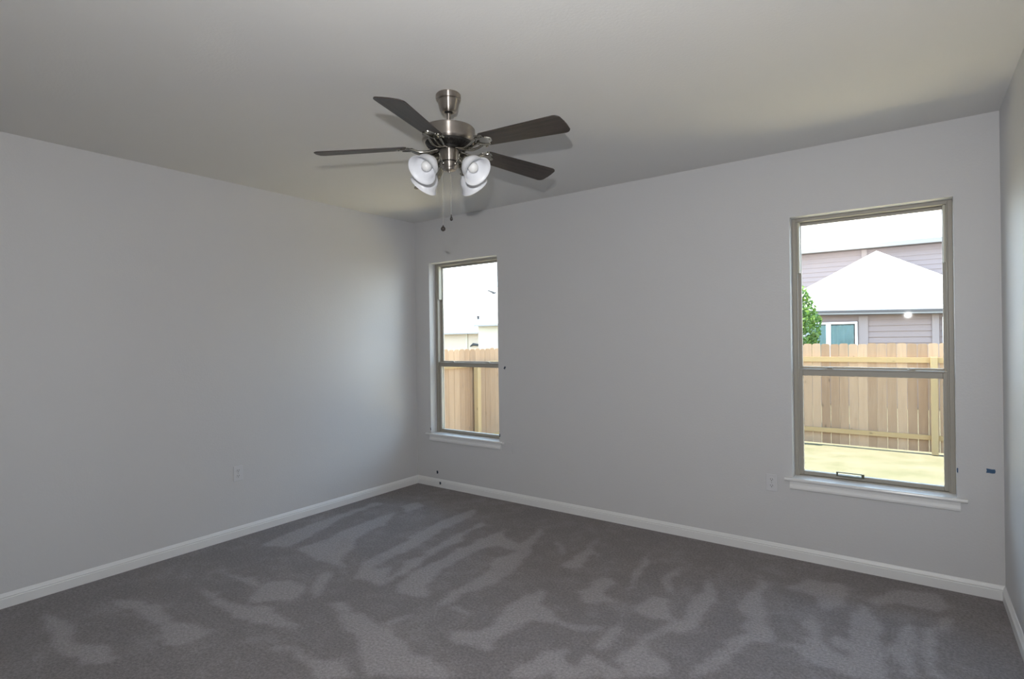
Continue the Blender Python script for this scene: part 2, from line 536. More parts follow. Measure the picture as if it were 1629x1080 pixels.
# ---- carpet floor: fine grid carrying the vacuumed nap pattern
NAP = [
  [(0.31,-1.89), (0.24,-1.61), (0.22,-1.25), (0.18,-0.71), (0.25,-0.67), (0.31,-1.18), (0.43,-1.53), (0.52,-1.83), (0.38,-1.9)],
  [(0.62,-1.8), (0.61,-1.61), (0.56,-1.4), (0.56,-1.11), (0.55,-0.82), (0.74,-1.09), (0.73,-1.28), (0.9,-1.54), (1.02,-1.74), (1.17,-1.83), (1.06,-1.85), (0.83,-1.83)],
  [(0.49,-0.69), (0.53,-0.51), (0.65,-0.58), (0.66,-0.77)],
  [(1.35,-1.89), (1.22,-1.71), (1.21,-1.51), (1.13,-1.18), (1.07,-0.78), (1.08,-0.35), (1.18,-0.42), (1.23,-0.95), (1.3,-1.3), (1.31,-1.54), (1.34,-1.72), (1.43,-1.65), (1.61,-1.87), (1.41,-1.86)],
  [(1.59,-1.83), (1.47,-1.58), (1.42,-1.23), (1.35,-0.59), (1.43,-0.66), (1.49,-1.21), (1.54,-1.58), (1.6,-1.8)],
  [(1.69,-1.85), (1.59,-1.58), (1.61,-1.34), (1.58,-1.11), (1.59,-0.88), (1.61,-0.65), (1.78,-0.87), (1.71,-1.03), (1.7,-1.28), (1.74,-1.51), (1.79,-1.67), (1.93,-1.83), (1.78,-1.84)],
  [(2.06,-1.84), (2.01,-1.66), (2.02,-1.49), (2.02,-1.19), (2.11,-1.31), (2.14,-1.56), (2.09,-1.65), (2.09,-1.79)],
  [(1.01,-2.34), (0.96,-2.21), (1.08,-2.13), (1.26,-2.17), (1.33,-2.24), (1.21,-2.35), (1.11,-2.41)],
  [(1.15,-2.02), (1.08,-1.89), (1.19,-1.94), (1.35,-2.1), (1.39,-2.18)],
  [(1.46,-2.16), (1.58,-2.13), (1.75,-2.15), (1.96,-2.17), (2.12,-2.21), (2.3,-2.24), (2.48,-2.27), (2.56,-2.3), (2.27,-2.51), (2.11,-2.4), (1.95,-2.35), (1.77,-2.28), (1.63,-2.21)],
  [(1.94,-2.16), (1.95,-2.07), (1.99,-2), (2.01,-2.03), (1.98,-2.17)],
  [(2.34,-2.07), (2.33,-1.99), (2.43,-1.91), (2.46,-1.77), (2.49,-1.82), (2.5,-1.95), (2.62,-2.02), (2.52,-2.05), (2.43,-2.07)],
  [(1.56,-2.56), (1.73,-2.57), (1.88,-2.56), (2.02,-2.53), (2.15,-2.5), (2.21,-2.55), (2.07,-2.64), (1.98,-2.59), (1.84,-2.59), (1.65,-2.59)],
  [(1.1,-2.48), (1.25,-2.38), (1.4,-2.41), (1.6,-2.44), (1.6,-2.47), (1.47,-2.5), (1.27,-2.5), (1.19,-2.53)],
  [(2.09,-1.8), (2.19,-1.76), (2.28,-1.8), (2.25,-1.83)],
  [(2,-1.3), (1.94,-1.11), (1.95,-0.93), (1.89,-0.71), (1.84,-0.48), (1.87,-0.46), (1.97,-0.77), (2.07,-0.95), (2.1,-1.13), (2.11,-1.31), (2.16,-1.5)],
  [(1.59,-0.78), (1.76,-0.79), (1.97,-0.88), (1.95,-0.96), (1.67,-0.89)],
  [(2.37,-0.98), (2.35,-0.8), (2.34,-0.6), (2.31,-0.38), (2.34,-0.4), (2.38,-0.64), (2.5,-0.73), (2.41,-0.73), (2.47,-0.94)],
  [(2.04,-0.65), (2.16,-0.68), (2.3,-0.8), (2.24,-0.8)],
  [(2.85,-1.02), (2.77,-0.8), (2.75,-0.6), (2.76,-0.42), (2.8,-0.66), (2.82,-0.83), (2.89,-1.05), (2.86,-1.07)],
  [(2.95,-0.76), (2.98,-0.6), (2.98,-0.54), (3.02,-0.75), (3.08,-0.92), (3.04,-0.95)],
  [(2.6,-1.09), (2.68,-0.95), (2.75,-0.99), (2.73,-1.13), (2.67,-1.17)],
  [(2.45,-1.87), (2.39,-1.6), (2.39,-1.33), (2.56,-1.53), (2.64,-1.58), (2.78,-1.6), (2.94,-1.5), (2.94,-1.52), (2.81,-1.63), (2.68,-1.63), (2.59,-1.65), (2.57,-1.75), (2.54,-1.9), (2.54,-1.98)],
  [(2.6,-1.26), (2.64,-1.16), (2.68,-0.94), (2.73,-0.98), (2.78,-1.19), (2.85,-1.21), (2.71,-1.36)],
  [(2.96,-1.25), (3,-1.15), (3.03,-1.02), (3.08,-1.03), (3.14,-1.13), (3.18,-1.26), (3.1,-1.29)],
  [(3.23,-1.33), (3.21,-1.08), (3.22,-0.89), (3.25,-0.82), (3.31,-0.85), (3.3,-0.95), (3.32,-1.07), (3.31,-1.26), (3.26,-1.37)],
  [(2.97,-1.71), (2.98,-1.52), (2.98,-1.39), (3.01,-1.4), (3.02,-1.55), (3.03,-1.69), (3.04,-1.76)],
  [(3.1,-1.77), (3.14,-1.6), (3.17,-1.35), (3.19,-1.24), (3.24,-1.31), (3.2,-1.43), (3.17,-1.52), (3.21,-1.65), (3.3,-1.63), (3.32,-1.76), (3.24,-1.83), (3.15,-1.78)],
  [(2.78,-2.08), (2.8,-1.96), (2.85,-1.8), (2.87,-1.8), (2.89,-1.9), (2.97,-1.93), (2.97,-1.78), (3.07,-1.81), (3.21,-1.85), (2.95,-2.04), (2.87,-2), (2.89,-2.08), (2.8,-2.14)],
  [(3.44,-1.48), (3.5,-1.26), (3.56,-1.09), (3.6,-1.24), (3.53,-1.42), (3.51,-1.56), (3.47,-1.67), (3.41,-1.71), (3.42,-1.62)],
  [(3.42,-0.93), (3.48,-0.71), (3.58,-1.15), (3.49,-1.14), (3.5,-1.03)],
  [(3.18,-0.65), (3.26,-0.66), (3.3,-0.83), (3.25,-0.84)],
  [(3.47,-0.76), (3.45,-0.5), (3.46,-0.4), (3.53,-0.72), (3.57,-0.86), (3.59,-1.02), (3.65,-1.14), (3.66,-1.2), (3.6,-1.23), (3.55,-1.29), (3.51,-1.12), (3.53,-0.98)],
  [(3.6,-0.51), (3.72,-0.31), (3.86,-0.25), (3.92,-0.32), (3.89,-0.45), (3.89,-0.61), (3.83,-0.68), (3.78,-0.55), (3.64,-0.54)],
  [(3.77,-0.73), (3.82,-0.91), (3.85,-1.05), (3.9,-1.12), (3.97,-1.17), (3.96,-1.28), (3.87,-1.27), (3.79,-1.19), (3.69,-1.21), (3.79,-1.12), (3.78,-0.94)],
  [(3.96,-0.64), (4,-0.5), (4.06,-0.66), (4.09,-0.84), (4.12,-1), (4.14,-1.2), (3.98,-1.31), (3.96,-1.07), (3.96,-0.89)],
  [(4.15,-0.87), (4.16,-0.67), (4.23,-0.58), (4.23,-0.82), (4.22,-0.92), (4.24,-0.98), (4.25,-1.13), (4.2,-1.16), (4.18,-0.99), (4.14,-0.95)],
  [(4.26,-0.63), (4.32,-0.5), (4.39,-0.38), (4.41,-0.44), (4.32,-0.62), (4.33,-0.75), (4.31,-0.93), (4.33,-1.08), (4.29,-1.1), (4.28,-0.78)],
  [(3.88,-0.98), (3.94,-0.91), (3.96,-1.01), (3.92,-1.1)],
  [(4.04,-0.42), (4.11,-0.24), (4.35,-0.1), (4.37,-0.26), (4.31,-0.35), (4.15,-0.36), (4.08,-0.49)],
  [(0.2,-3.17), (0.41,-3.14), (0.58,-3.11), (0.8,-3.15), (0.95,-3.08), (1.12,-3.1), (1.13,-3.17), (1.04,-3.22), (0.9,-3.22), (0.7,-3.22)],
  [(0.37,-2.87), (0.57,-2.8), (0.78,-2.76), (0.97,-2.8), (0.94,-2.88), (0.73,-2.86), (0.51,-2.87)],
  [(0.95,-2.85), (1.12,-2.73), (1.26,-2.72), (1.29,-2.85), (1.17,-2.89)],
  [(0.3,-2.29), (0.58,-2.29), (0.84,-2.26), (1.01,-2.31), (0.72,-2.31)],
  [(0.59,-2.54), (0.82,-2.51), (1.07,-2.49), (1.28,-2.43), (1.43,-2.52), (1.27,-2.55), (1.01,-2.55)]]

def inside(poly, X, Y):
    r = np.zeros(X.shape, bool)
    n_ = len(poly)
    j = n_ - 1
    for i in range(n_):
        xi, yi = poly[i]; xj, yj = poly[j]
        if yi != yj:
            c = ((yi > Y) != (yj > Y)) & (X < (xj - xi) * (Y - yi) / (yj - yi) + xi)
            r ^= c
        j = i
    return r
NX, NY = 330, 338
gx = np.linspace(0, RW, NX); gy = np.linspace(RD, 0, NY)
X, Y = np.meshgrid(gx, gy)
rng = np.random.RandomState(3)
def smooth_noise(cell):
    a = rng.rand(int(abs(RD) / cell) + 3, int(RW / cell) + 3)
    fx = X / cell; fy = (Y - RD) / cell
    ix = fx.astype(int); iy = fy.astype(int); u = fx - ix; v = fy - iy
    u = u * u * (3 - 2 * u); v = v * v * (3 - 2 * v)
    return (a[iy, ix] * (1 - u) * (1 - v) + a[iy, ix + 1] * u * (1 - v) + a[iy + 1, ix] * (1 - u) * v + a[iy + 1, ix + 1] * u * v) - 0.5
Xw = X + smooth_noise(0.12) * 0.05 + smooth_noise(0.05) * 0.03
Yw = Y + smooth_noise(0.12) * 0.05 + smooth_noise(0.05) * 0.03
nap = np.zeros(X.shape)
for pl in NAP:
    nap = np.maximum(nap, inside(pl, Xw, Yw).astype(float))
for _ in range(3):
    nap = (nap + np.roll(nap, 1, 0) + np.roll(nap, -1, 0) + np.roll(nap, 1, 1) + np.roll(nap, -1, 1)) / 5
me = bpy.data.meshes.new('floor')
vv = np.stack([X.ravel(), Y.ravel(), np.zeros(X.size)], 1)
vi = np.arange(NX * NY).reshape(NY, NX)
q = np.stack([vi[:-1, :-1].ravel(), vi[:-1, 1:].ravel(), vi[1:, 1:].ravel(), vi[1:, :-1].ravel()], 1)
nq = len(q)
# underside slab corners
base = len(vv)
vv = np.vstack([vv, [[0, RD, -0.1], [RW, RD, -0.1], [RW, 0, -0.1], [0, 0, -0.1]]])
me.from_pydata([tuple(p) for p in vv], [], [tuple(int(z_) for z_ in r_) for r_ in q] + [(base + 3, base + 2, base + 1, base)])
at_ = me.attributes.new('nap', 'FLOAT', 'POINT')
at_.data.foreach_set('value', np.append(nap.ravel(), [0, 0, 0, 0]).astype(np.float32))
me.materials.append(M['carpet'])
floor = bpy.data.objects.new('floor', me)
link(floor); floor['kind'] = 'structure'

# ---- baseboards with a moulded top
BH = 0.082
BP = [(0, 0), (0.014, 0), (0.014, 0.052), (0.011, 0.056), (0.0125, 0.062), (0.0095, 0.067), (0.006, 0.076), (0.003, BH), (0, BH)]
def base_run(name, a, b_, nrm):
    """a, b_: ends on the wall line (mitred in the corners); nrm: into the room"""
    bm = bmesh.new()
    a = Vector(a); b_ = Vector(b_); nrm = Vector(nrm); d = (b_ - a).normalized()
    rings = []
    for p, s in ((a, 1), (b_, -1)):
        rings.append([p + nrm * t_ + d * s * t_ + Vector((0, 0, h)) for t_, h in BP])
    loft(bm, rings)
    return struct(name, bm, M['trim'])
base_run('baseboard_back', (0, 0, 0), (RW, 0, 0), (0, -1, 0))
base_run('baseboard_left', (0, RD, 0), (0, 0, 0), (1, 0, 0))
base_run('baseboard_right', (RW, RD, 0), (RW, 0, 0), (-1, 0, 0))
base_run('baseboard_front', (0, RD, 0), (RW, RD, 0), (0, 1, 0))

# ================================================================ WINDOWS
def rect_frame(bm, x0, x1, z0, z1, y0, y1, w, wb=None, wt=None):
    wb = w if wb is None else wb
    wt = w if wt is None else wt
    box(bm, x0, x0 + w, y0, y1, z0, z1)
    box(bm, x1 - w, x1, y0, y1, z0, z1)
    box(bm, x0 + w, x1 - w, y0, y1, z0, z0 + wb)
    box(bm, x0 + w, x1 - w, y0, y1, z1 - wt, z1)

def make_window(i, x0, x1, sx0, sx1, ax0, ax1, lift):
    root = empty('window_%d' % i, ((x0 + x1) / 2, 0.1, WZ0))
    root['kind'] = 'structure'
    F = 0.024
    bm = bmesh.new()
    rect_frame(bm, x0, x1, WZ0 - 0.03, WZ1, 0.088, 0.171, F, wb=0.035, wt=0.022)
    # stop beads of the tracks
    for a, b_ in ((x0 + F, x0 + F + 0.008), (x1 - F - 0.008, x1 - F)):
        box(bm, a, b_, 0.088, 0.098, WZ0, WZ1 - 0.022)
        box(bm, a, b_, 0.140, 0.148, WZ0, WZ1 - 0.022)
    obj('window_frame', bm, M['vinyl'], root, bevel=0.002)
    # upper sash, outside track
    u0_, u1_ = x0 + F + 0.001, x1 - F - 0.001
    bm = bmesh.new()
    rect_frame(bm, u0_, u1_, 1.250, WZ1 - 0.023, 0.1485, 0.170, 0.022, wb=0.035, wt=0.018)
    us = obj('upper_sash', bm, M['vinyl'], root, bevel=0.0025)
    bm = bmesh.new(); box(bm, u0_ + 0.018, u1_ - 0.018, 0.158, 0.162, 1.28, WZ1 - 0.037)
    obj('glass_pane', bm, M['glass'], us)
    # lower sash, inside track
    bm = bmesh.new()
    rect_frame(bm, u0_, u1_, WZ0 + 0.006, 1.272, 0.102, 0.136, 0.028, wb=0.026, wt=0.046)
    box(bm, u0_ + 0.02, u1_ - 0.02, 0.094, 0.104, 1.262, 1.272)      # finger ledge of the meeting rail
    ls = obj('lower_sash', bm, M['vinyl'], root, bevel=0.0025)
    bm = bmesh.new(); box(bm, u0_ + 0.024, u1_ - 0.024, 0.118, 0.122, WZ0 + 0.028, 1.23)
    obj('glass_pane', bm, M['glass'], ls)
    # insect screen over the lower half, outside
    bm = bmesh.new(); rect_frame(bm, x0 + F + 0.0005, x1 - F - 0.0005, WZ0 + 0.008, 1.2495, 0.160, 0.170, 0.014)
    sf = obj('screen_frame', bm, M['vinyl'], root, bevel=0.001)
    bm = bmesh.new(); bm.faces.new([bm.verts.new(v_) for v_ in ((x0 + F + 0.012, 0.165, WZ0 + 0.02), (x1 - F - 0.012, 0.165, WZ0 + 0.02), (x1 - F - 0.012, 0.165, 1.238), (x0 + F + 0.012, 0.165, 1.238))])
    obj('insect_mesh', bm, M['screen'], sf, label='fine dark insect mesh')
    # sash locks on the meeting rail
    for fx in (0.24, 0.76):
        cx_ = x0 + (x1 - x0) * fx
        bm = bmesh.new()
        box(bm, cx_ - 0.022, cx_ + 0.022, 0.108, 0.134, 1.272, 1.279)
        lathe(bm, [(0.0, 1.279), (0.011, 1.279), (0.010, 1.286), (0.0, 1.287)], (cx_, 0.120, 0), 16)
        box(bm, cx_ - 0.004, cx_ + 0.022, 0.100, 0.110, 1.279, 1.285)
        obj('sash_lock', bm, M['vinyl'], ls, bevel=0.001)
    # balance covers in the upper part of the jambs
    for a, b_ in ((x0 + F + 0.0085, x0 + F + 0.020), (x1 - F - 0.020, x1 - F - 0.0085)):
        bm = bmesh.new(); box(bm, a, b_, 0.098, 0.139, 1.925, WZ1 - 0.024)
        obj('balance_cover', bm, M['vinyl_light'], root, bevel=0.001)
    if lift:
        bm = bmesh.new()
        a, b_ = 3.822, 3.978
        z0 = WZ0 + 0.030
        box(bm, a, b_, 0.088, 0.102, z0 - 0.006, z0)
        box(bm, a, a + 0.010, 0.088, 0.096, z0, z0 + 0.021)
        box(bm, b_ - 0.016, b_, 0.088, 0.096, z0, z0 + 0.021)
        box(bm, a, b_, 0.086, 0.096, z0 + 0.017, z0 + 0.022)
        obj('lift_handle', bm, M['bronze'], ls, bevel=0.001, label='dark bronze loop handle on the bottom rail')
    # stool with horns and rounded nose
    bm = bmesh.new()
    zt, zb = WZ0, WZ0 - 0.021
    prof = [(-0.001, zb), (-0.026, zb), (-0.0305, zb + 0.004), (-0.032, zb + 0.0105), (-0.0305, zt - 0.004), (-0.026, zt), (-0.001, zt)]
    loft(bm, [[Vector((x, y, z)) for y, z in prof] for x in (sx0, sx1)])
    box(bm, x0 + 0.0005, x1 - 0.0005, -0.001, 0.088, zb - 0.008, zt)
    obj('window_stool', bm, M['stool'], root, label='glossy white sill board')
    # apron
    bm = bmesh.new()
    prof = [(0, zb), (-0.010, zb), (-0.011, zb - 0.022), (-0.015, zb - 0.030), (-0.017, zb - 0.040), (-0.016, zb - 0.052), (-0.008, zb - 0.056), (0, zb - 0.056)]
    loft(bm, [[Vector((x, y, z)) for y, z in prof] for x in (ax0, ax1)])
    obj('window_apron', bm, M['trim'], root)
    return root
make_window(1, *WIN[0], 0.150, 1.148, 0.190, 1.115, False)
make_window(2, *WIN[1], 3.530, 4.484, 3.560, 4.452, True)

# ================================================================ OUTLETS
def outlet(loc, ang, label, w=0.072):
    """duplex outlet plate: local x along the wall, -y into the room"""
    root = empty('wall_outlet', loc)
    root.rotation_euler = (0, 0, ang)
    def part(name, bm, mat, par, **kw):
        o = obj(name, bm, mat, None, **kw)
        o.parent = par
        return o
    bm = bmesh.new()
    box(bm, -w / 2, w / 2, -0.006, 0, -0.058, 0.058)
    pl = part('cover_plate', bm, M['plate'], root, bevel=0.003)
    for dz in (-0.021, 0.021):
        bm = bmesh.new()
        lathe(bm, [(0.0, 0.0015), (0.016, 0.0015), (0.0165, 0.0)], (0, -0.006, dz), 24, axis=(0, -1, 0))
        rc = part('receptacle', bm, M['plate'], root)
        bm = bmesh.new()
        box(bm, -0.0075, -0.005, -0.0082, -0.0070, dz - 0.001, dz + 0.008)
        box(bm, 0.005, 0.0075, -0.0082, -0.0070, dz - 0.001, dz + 0.008)
        lathe(bm, [(0.0, 0.0012), (0.0028, 0.0012), (0.0028, 0.0)], (0, -0.0070, dz - 0.007), 12, axis=(0, -1, 0))
        part('slots', bm, M['slot'], rc)
    bm = bmesh.new(); lathe(bm, [(0, 0.0012), (0.0028, 0.0008), (0.003, 0)], (0, -0.006, 0), 12, axis=(0, -1, 0))
    part('screw', bm, M['chain'], root)
    return tag(root, label, 'outlet')
outlet((0.0, -1.912, 0.492), PI / 2, 'white duplex outlet low on the bare left wall')
outlet((3.446, 0.0, 0.492), 0, 'white duplex outlet beside the sill of the large right window')
# blank coax plate, nearly the colour of the wall
bm = bmesh.new(); box(bm, 1.180, 1.238, -0.005, 0, 0.435, 0.549)
o = recenter(obj('wall_plate', bm, M['wall'], bevel=0.002)); tag(o, 'narrow blank plate painted like the wall by the small left window sill', 'wall plate')

# ================================================================ BITS OF PAINTER'S TAPE
def tape(cx_, cz_, w, h, rot, label, mat, wall='back', y=None):
    bm = bmesh.new()
    n_ = 8
    pts = []
    rr = random.Random(int(cx_ * 1000 + cz_ * 77))
    outline = [(-w / 2, -h / 2), (-w / 6, -h / 2 + rr.uniform(-.1, .15) * h), (w / 6, -h / 2), (w / 2, -h / 2 + rr.uniform(-.15, .1) * h),
               (w / 2 + rr.uniform(-.1, .1) * w, 0), (w / 2, h / 2), (w / 6, h / 2 + rr.uniform(-.1, .1) * h), (-w / 2, h / 2), (-w / 2 + rr.uniform(-.1, .1) * w, 0)]
    c, s = math.cos(rot), math.sin(rot)
    y0 = y if y is not None else 0.0
    a = [bm.verts.new((cx_ + c * u - s * v, y0, cz_ + s * u + c * v)) for u, v in outline]
    b_ = [bm.verts.new((p.co.x, y0 - 0.0012 - rr.uniform(0, .0012), p.co.z)) for p in a]
    bm.faces.new(a); bm.faces.new(list(reversed(b_)))
    for i in range(len(a)):
        j = (i + 1) % len(a)
        bm.faces.new((a[i], b_[i], b_[j], a[j]))
    o = recenter(obj('tape_piece', bm, mat))
    return tag(o, label, 'tape', 'bits of blue painters tape')
tape(4.586, 0.718, 0.038, 0.025, -0.05, 'largest blue tape piece, on the wall right of the large window', M['tape'])
tape(4.4405, 0.704, 0.006, 0.026, 0.0, 'thin blue tape sliver on the right edge of the large window opening', M['tape'])
tape(1.167, 1.236, 0.016, 0.026, -0.5, 'slanted blue tape bit on the wall right of the small window', M['tape_dark'])
tape(0.1985, 0.584, 0.008, 0.028, 0.1, 'blue tape bit at the left end of the small window sill', M['tape_dark'])
tape(1.097, 0.600, 0.010, 0.030, 0.0, 'blue tape bit at the right end of the small window sill', M['tape_dark'])
tape(0.285, 0.148, 0.022, 0.028, 0.1, 'blue tape bit on the wall just above the baseboard near the corner', M['tape_dark'])
tape(0.336, 0.045, 0.020, 0.026, 0.1, 'blue tape bit stuck on the baseboard itself near the corner', M['tape_dark'], y=-0.0142)

# ================================================================ CEILING FAN
FX, FY = 2.359, -2.033
fan = empty('ceiling_fan', (FX, FY, RH))
tag(fan, 'brushed nickel ceiling fan with five dark wood blades and four frosted glass lights', 'ceiling fan')
C0 = (FX, FY, 0)
bm = bmesh.new()
lathe(bm, [(0.0, 2.7399), (0.057, 2.7399), (0.0625, 2.734), (0.0635, 2.718), (0.061, 2.709), (0.0535, 2.705), (0.0515, 2.692), (0.047, 2.674),
           (0.042, 2.659), (0.034, 2.650), (0.026, 2.6475), (0.022, 2.648), (0.021, 2.656), (0.0, 2.658)], C0, 64)
can = obj('canopy', bm, M['nickel'], fan, smooth=35)
bm = bmesh.new(); lathe(bm, [(0.0, 2.657), (0.0205, 2.655), (0.019, 2.648), (0.013, 2.643), (0.0, 2.642)], C0, 32)
obj('hanger_ball', bm, M['dark_metal'], can, smooth=50)
bm = bmesh.new()
lathe(bm, [(0.0, 2.6415), (0.0105, 2.6415), (0.0105, 2.588), (0.0, 2.588)], C0, 24)
obj('downrod', bm, M['nickel'], fan, smooth=40)
bm = bmesh.new()
lathe(bm, [(0, 2.602), (0.014, 2.602), (0.017, 2.597), (0.017, 2.586), (0.026, 2.581), (0.026, 2.572), (0, 2.572)], C0, 24)
obj('rod_coupling', bm, M['nickel'], fan, smooth=40)
# motor housing
bm = bmesh.new()
lathe(bm, [(0.0, 2.576), (0.040, 2.575), (0.080, 2.572), (0.115, 2.566), (0.127, 2.562), (0.1315, 2.557), (0.1325, 2.551), (0.1325, 2.511), (0.1345, 2.508), (0.1345, 2.498),
           (0.130, 2.493), (0.122, 2.491), (0.0, 2.491)], C0, 96)
mot = obj('motor_housing', bm, M['nickel'], fan, smooth=35)
bm = bmesh.new()
lathe(bm, [(0.0, 2.4908), (0.119, 2.4908), (0.113, 2.482), (0.096, 2.473), (0.070, 2.468), (0.0, 2.468)], C0, 72)
for i in range(30):        # raised ribs between the cooling slots
    a = 2 * PI * i / 30
    d = Vector((math.cos(a), math.sin(a), 0)); s_ = Vector((-math.sin(a), math.cos(a), 0)) * 0.003
    c_ = Vector(C0)
    rings = []
    for r_, h in ((0.078, 2.470), (0.111, 2.481)):
        p = c_ + d * r_
        rings.append([p + s_ + Vector((0, 0, h - 0.004)), p - s_ + Vector((0, 0, h - 0.004)), p - s_ + Vector((0, 0, h + 0.002)), p + s_ + Vector((0, 0, h + 0.002))])
    loft(bm, rings)
obj('vented_underside', bm, M['dark_metal'], mot)
bm = bmesh.new()
lathe(bm, [(0.0, 2.468), (0.066, 2.468), (0.066, 2.459), (0.052, 2.4555), (0.0, 2.4555)], C0, 48)
obj('flywheel', bm, M['dark_metal'], fan, smooth=35)
# switch housing and light fitter
bm = bmesh.new()
lathe(bm, [(0.0, 2.4555), (0.047, 2.4555), (0.0485, 2.451), (0.0485, 2.401), (0.047, 2.397), (0.0, 2.397)], C0, 64)
obj('switch_housing', bm, M['nickel'], fan, smooth=35)
bm = bmesh.new()
lathe(bm, [(0.0, 2.3969), (0.0495, 2.3969), (0.0495, 2.3925), (0.0, 2.3925)], C0, 48)
obj('fitter_ring', bm, M['dark_metal'], fan, smooth=35)
bm = bmesh.new()
lathe(bm, [(0.0, 2.3924), (0.045, 2.3924), (0.045, 2.375), (0.040, 2.366), (0.034, 2.362), (0.032, 2.356), (0.020, 2.351), (0.008, 2.349), (0.006, 2.344), (0.0, 2.342)], C0, 48)
obj('light_fitter', bm, M['nickel'], fan, smooth=35)
# pull chains with fobs
def chain(px, py, ztop, zend, fob):
    bm = bmesh.new()
    z = ztop
    while z > zend + 0.03:
        ball(bm, (px, py, z), 0.0011, 6, 4)
        z -= 0.0042
    tube(bm, [(px, py, ztop), (px, py, zend + 0.02)], 0.0005, 6)
    ch = obj('pull_chain', bm, M['chain'], fan)
    bm = bmesh.new()
    if fob == 'ball':
        lathe(bm, [(0, 0.0185), (0.003, 0.018), (0.003, 0.013), (0.0075, 0.010), (0.0115, 0.003), (0.012, -0.002), (0.0095, -0.008), (0.004, -0.0115), (0, -0.012)], (px, py, zend), 20)
    else:
        lathe(bm, [(0, 0.024), (0.002, 0.023), (0.003, 0.012), (0.0065, 0.006), (0.0075, 0.0), (0.006, -0.006), (0.0, -0.010)], (px, py, zend), 20)
    obj('chain_fob', bm, M['fob'], ch, smooth=50)
chain(2.3305, -2.054, 2.360, 2.062, 'ball')
chain(2.3635, -2.028, 2.350, 2.111, 'drop')

# blades
def blade(theta):
    d = Vector((math.cos(theta), math.sin(theta), 0)); tn = Vector((-math.sin(theta), math.cos(theta), 0))
    pit = math.radians(12)
    ez = Vector((0, 0, 1))
    dr = (d - ez * 0.054).normalized()                  # blades droop a little outwards
    w_dir = tn * math.cos(pit) + dr.cross(tn) * -math.sin(pit)     # ccw edge hangs lower
    n_dir = dr.cross(w_dir)
    base = Vector((FX, FY, 2.478))
    def P(r_, w_, h=0.0):
        return base + dr * r_ + w_dir * w_ + n_dir * h
    # outline: root half width .055, tip half width .070, clipped and rounded corners
    pts = []
    def arc(cx_, cy_, rad, a0, a1, n_=6):
        for i in range(n_ + 1):
            a = math.radians(a0 + (a1 - a0) * i / n_)
            pts.append((cx_ + rad * math.cos(a), cy_ + rad * math.sin(a)))
    R0, R1, h0, h1 = 0.205, 0.664, 0.056, 0.070
    arc(R1 - 0.032, h1 - 0.032, 0.032, 90, 22)
    pts.append((R1 + 0.002, 0.012)); pts.append((R1 + 0.002, -0.012))
    arc(R1 - 0.032, -h1 + 0.032, 0.032, -22, -90)
    arc(R0 + 0.022, -h0 + 0.020, 0.018, -100, -160, 4)
    arc(R0 + 0.022, h0 - 0.020, 0.018, 160, 100, 4)
    # blade mesh is built flat in its own axes, so the wood grain follows it
    bm = bmesh.new()
    tps = [bm.verts.new((x, y, 0.0028)) for x, y in pts]
    bts = [bm.verts.new((x, y, -0.0028)) for x, y in pts]
    bm.faces.new(tps); bm.faces.new(list(reversed(bts)))
    for i in range(len(pts)):
        j = (i + 1) % len(pts)
        bm.faces.new((tps[i], bts[i], bts[j], tps[j]))
    bl = obj('blade', bm, M['blade'], None, bevel=0.0015)
    bl.parent = fan
    mm = Matrix((dr, w_dir, n_dir)).transposed().to_4x4()
    mm.translation = base - fan.location
    bl.matrix_local = mm
    # blade iron
    bm = bmesh.new()
    def L(r_, w_, h):        # local coordinates of the blade
        return Vector((r_, w_, h))
    inv = mm.to_3x3().inverted()
    def fromworld(r_, t_, z):
        p = Vector((FX, FY, z)) + d * r_ + tn * t_
        return inv @ (p - base)
    # two scrolling rods from flywheel to holder
    for s in (-1, 1):
        a0 = fromworld(0.050, 0.010 * s, 2.4615)
        tube(bm, bez(a0, fromworld(0.10, 0.012 * s, 2.452), fromworld(0.115, 0.03 * s, 2.425), L(0.190, 0.030 * s, -0.010), 14), [0.0065] * 15, 10)
        tube(bm, bez(L(0.190, 0.030 * s, -0.010), L(0.215, 0.035 * s, -0.006), L(0.222, 0.050 * s, -0.006), L(0.198, 0.052 * s, -0.006), 8), 0.0045, 8)
        tube(bm, bez(L(0.165, 0.0, -0.012), L(0.18, 0.012 * s, -0.012), L(0.19, 0.03 * s, -0.010), L(0.24, 0.034 * s, -0.006), 8), 0.0045, 8)
    tube(bm, bez(fromworld(0.055, 0, 2.4615), fromworld(0.10, 0, 2.448), fromworld(0.12, 0, 2.430), L(0.19, 0, -0.010), 12), 0.0055, 8)
    # holder plate (shield shape) under the blade root
    pl = [(0.180, 0.030), (0.205, 0.046), (0.232, 0.044), (0.238, 0.026), (0.262, 0.014), (0.268, 0.0), (0.262, -0.014), (0.238, -0.026), (0.232, -0.044), (0.205, -0.046), (0.180, -0.030), (0.174, 0)]
    ta = [bm.verts.new((x, y, -0.0029)) for x, y in pl]; tb = [bm.verts.new((x * 0.98 + 0.0044, y * 0.92, -0.0075)) for x, y in pl]
    bm.faces.new(ta); bm.faces.new(list(reversed(tb)))
    for i in range(len(pl)):
        j = (i + 1) % len(pl)
        bm.faces.new((ta[i], tb[i], tb[j], ta[j]))
    for sx, sy_ in ((0.218, 0.034), (0.218, -0.034), (0.254, 0.0)):
        ball(bm, (sx, sy_, -0.0078), 0.005, 12, 8, (1, 1, 0.5))
    me = bpy.data.meshes.new('blade_iron')
    bmesh.ops.recalc_face_normals(bm, faces=bm.faces)
    bm.to_mesh(me); bm.free(); me.materials.append(M['nickel_shiny'])
    for p in me.polygons: p.use_smooth = True
    me.set_sharp_from_angle(angle=math.radians(40))
    ir = bpy.data.objects.new('blade_iron', me); link(ir, bl)
for a_ in (2.2, 72.9, 145.8, -142.4, -68.9):
    blade(math.radians(a_))

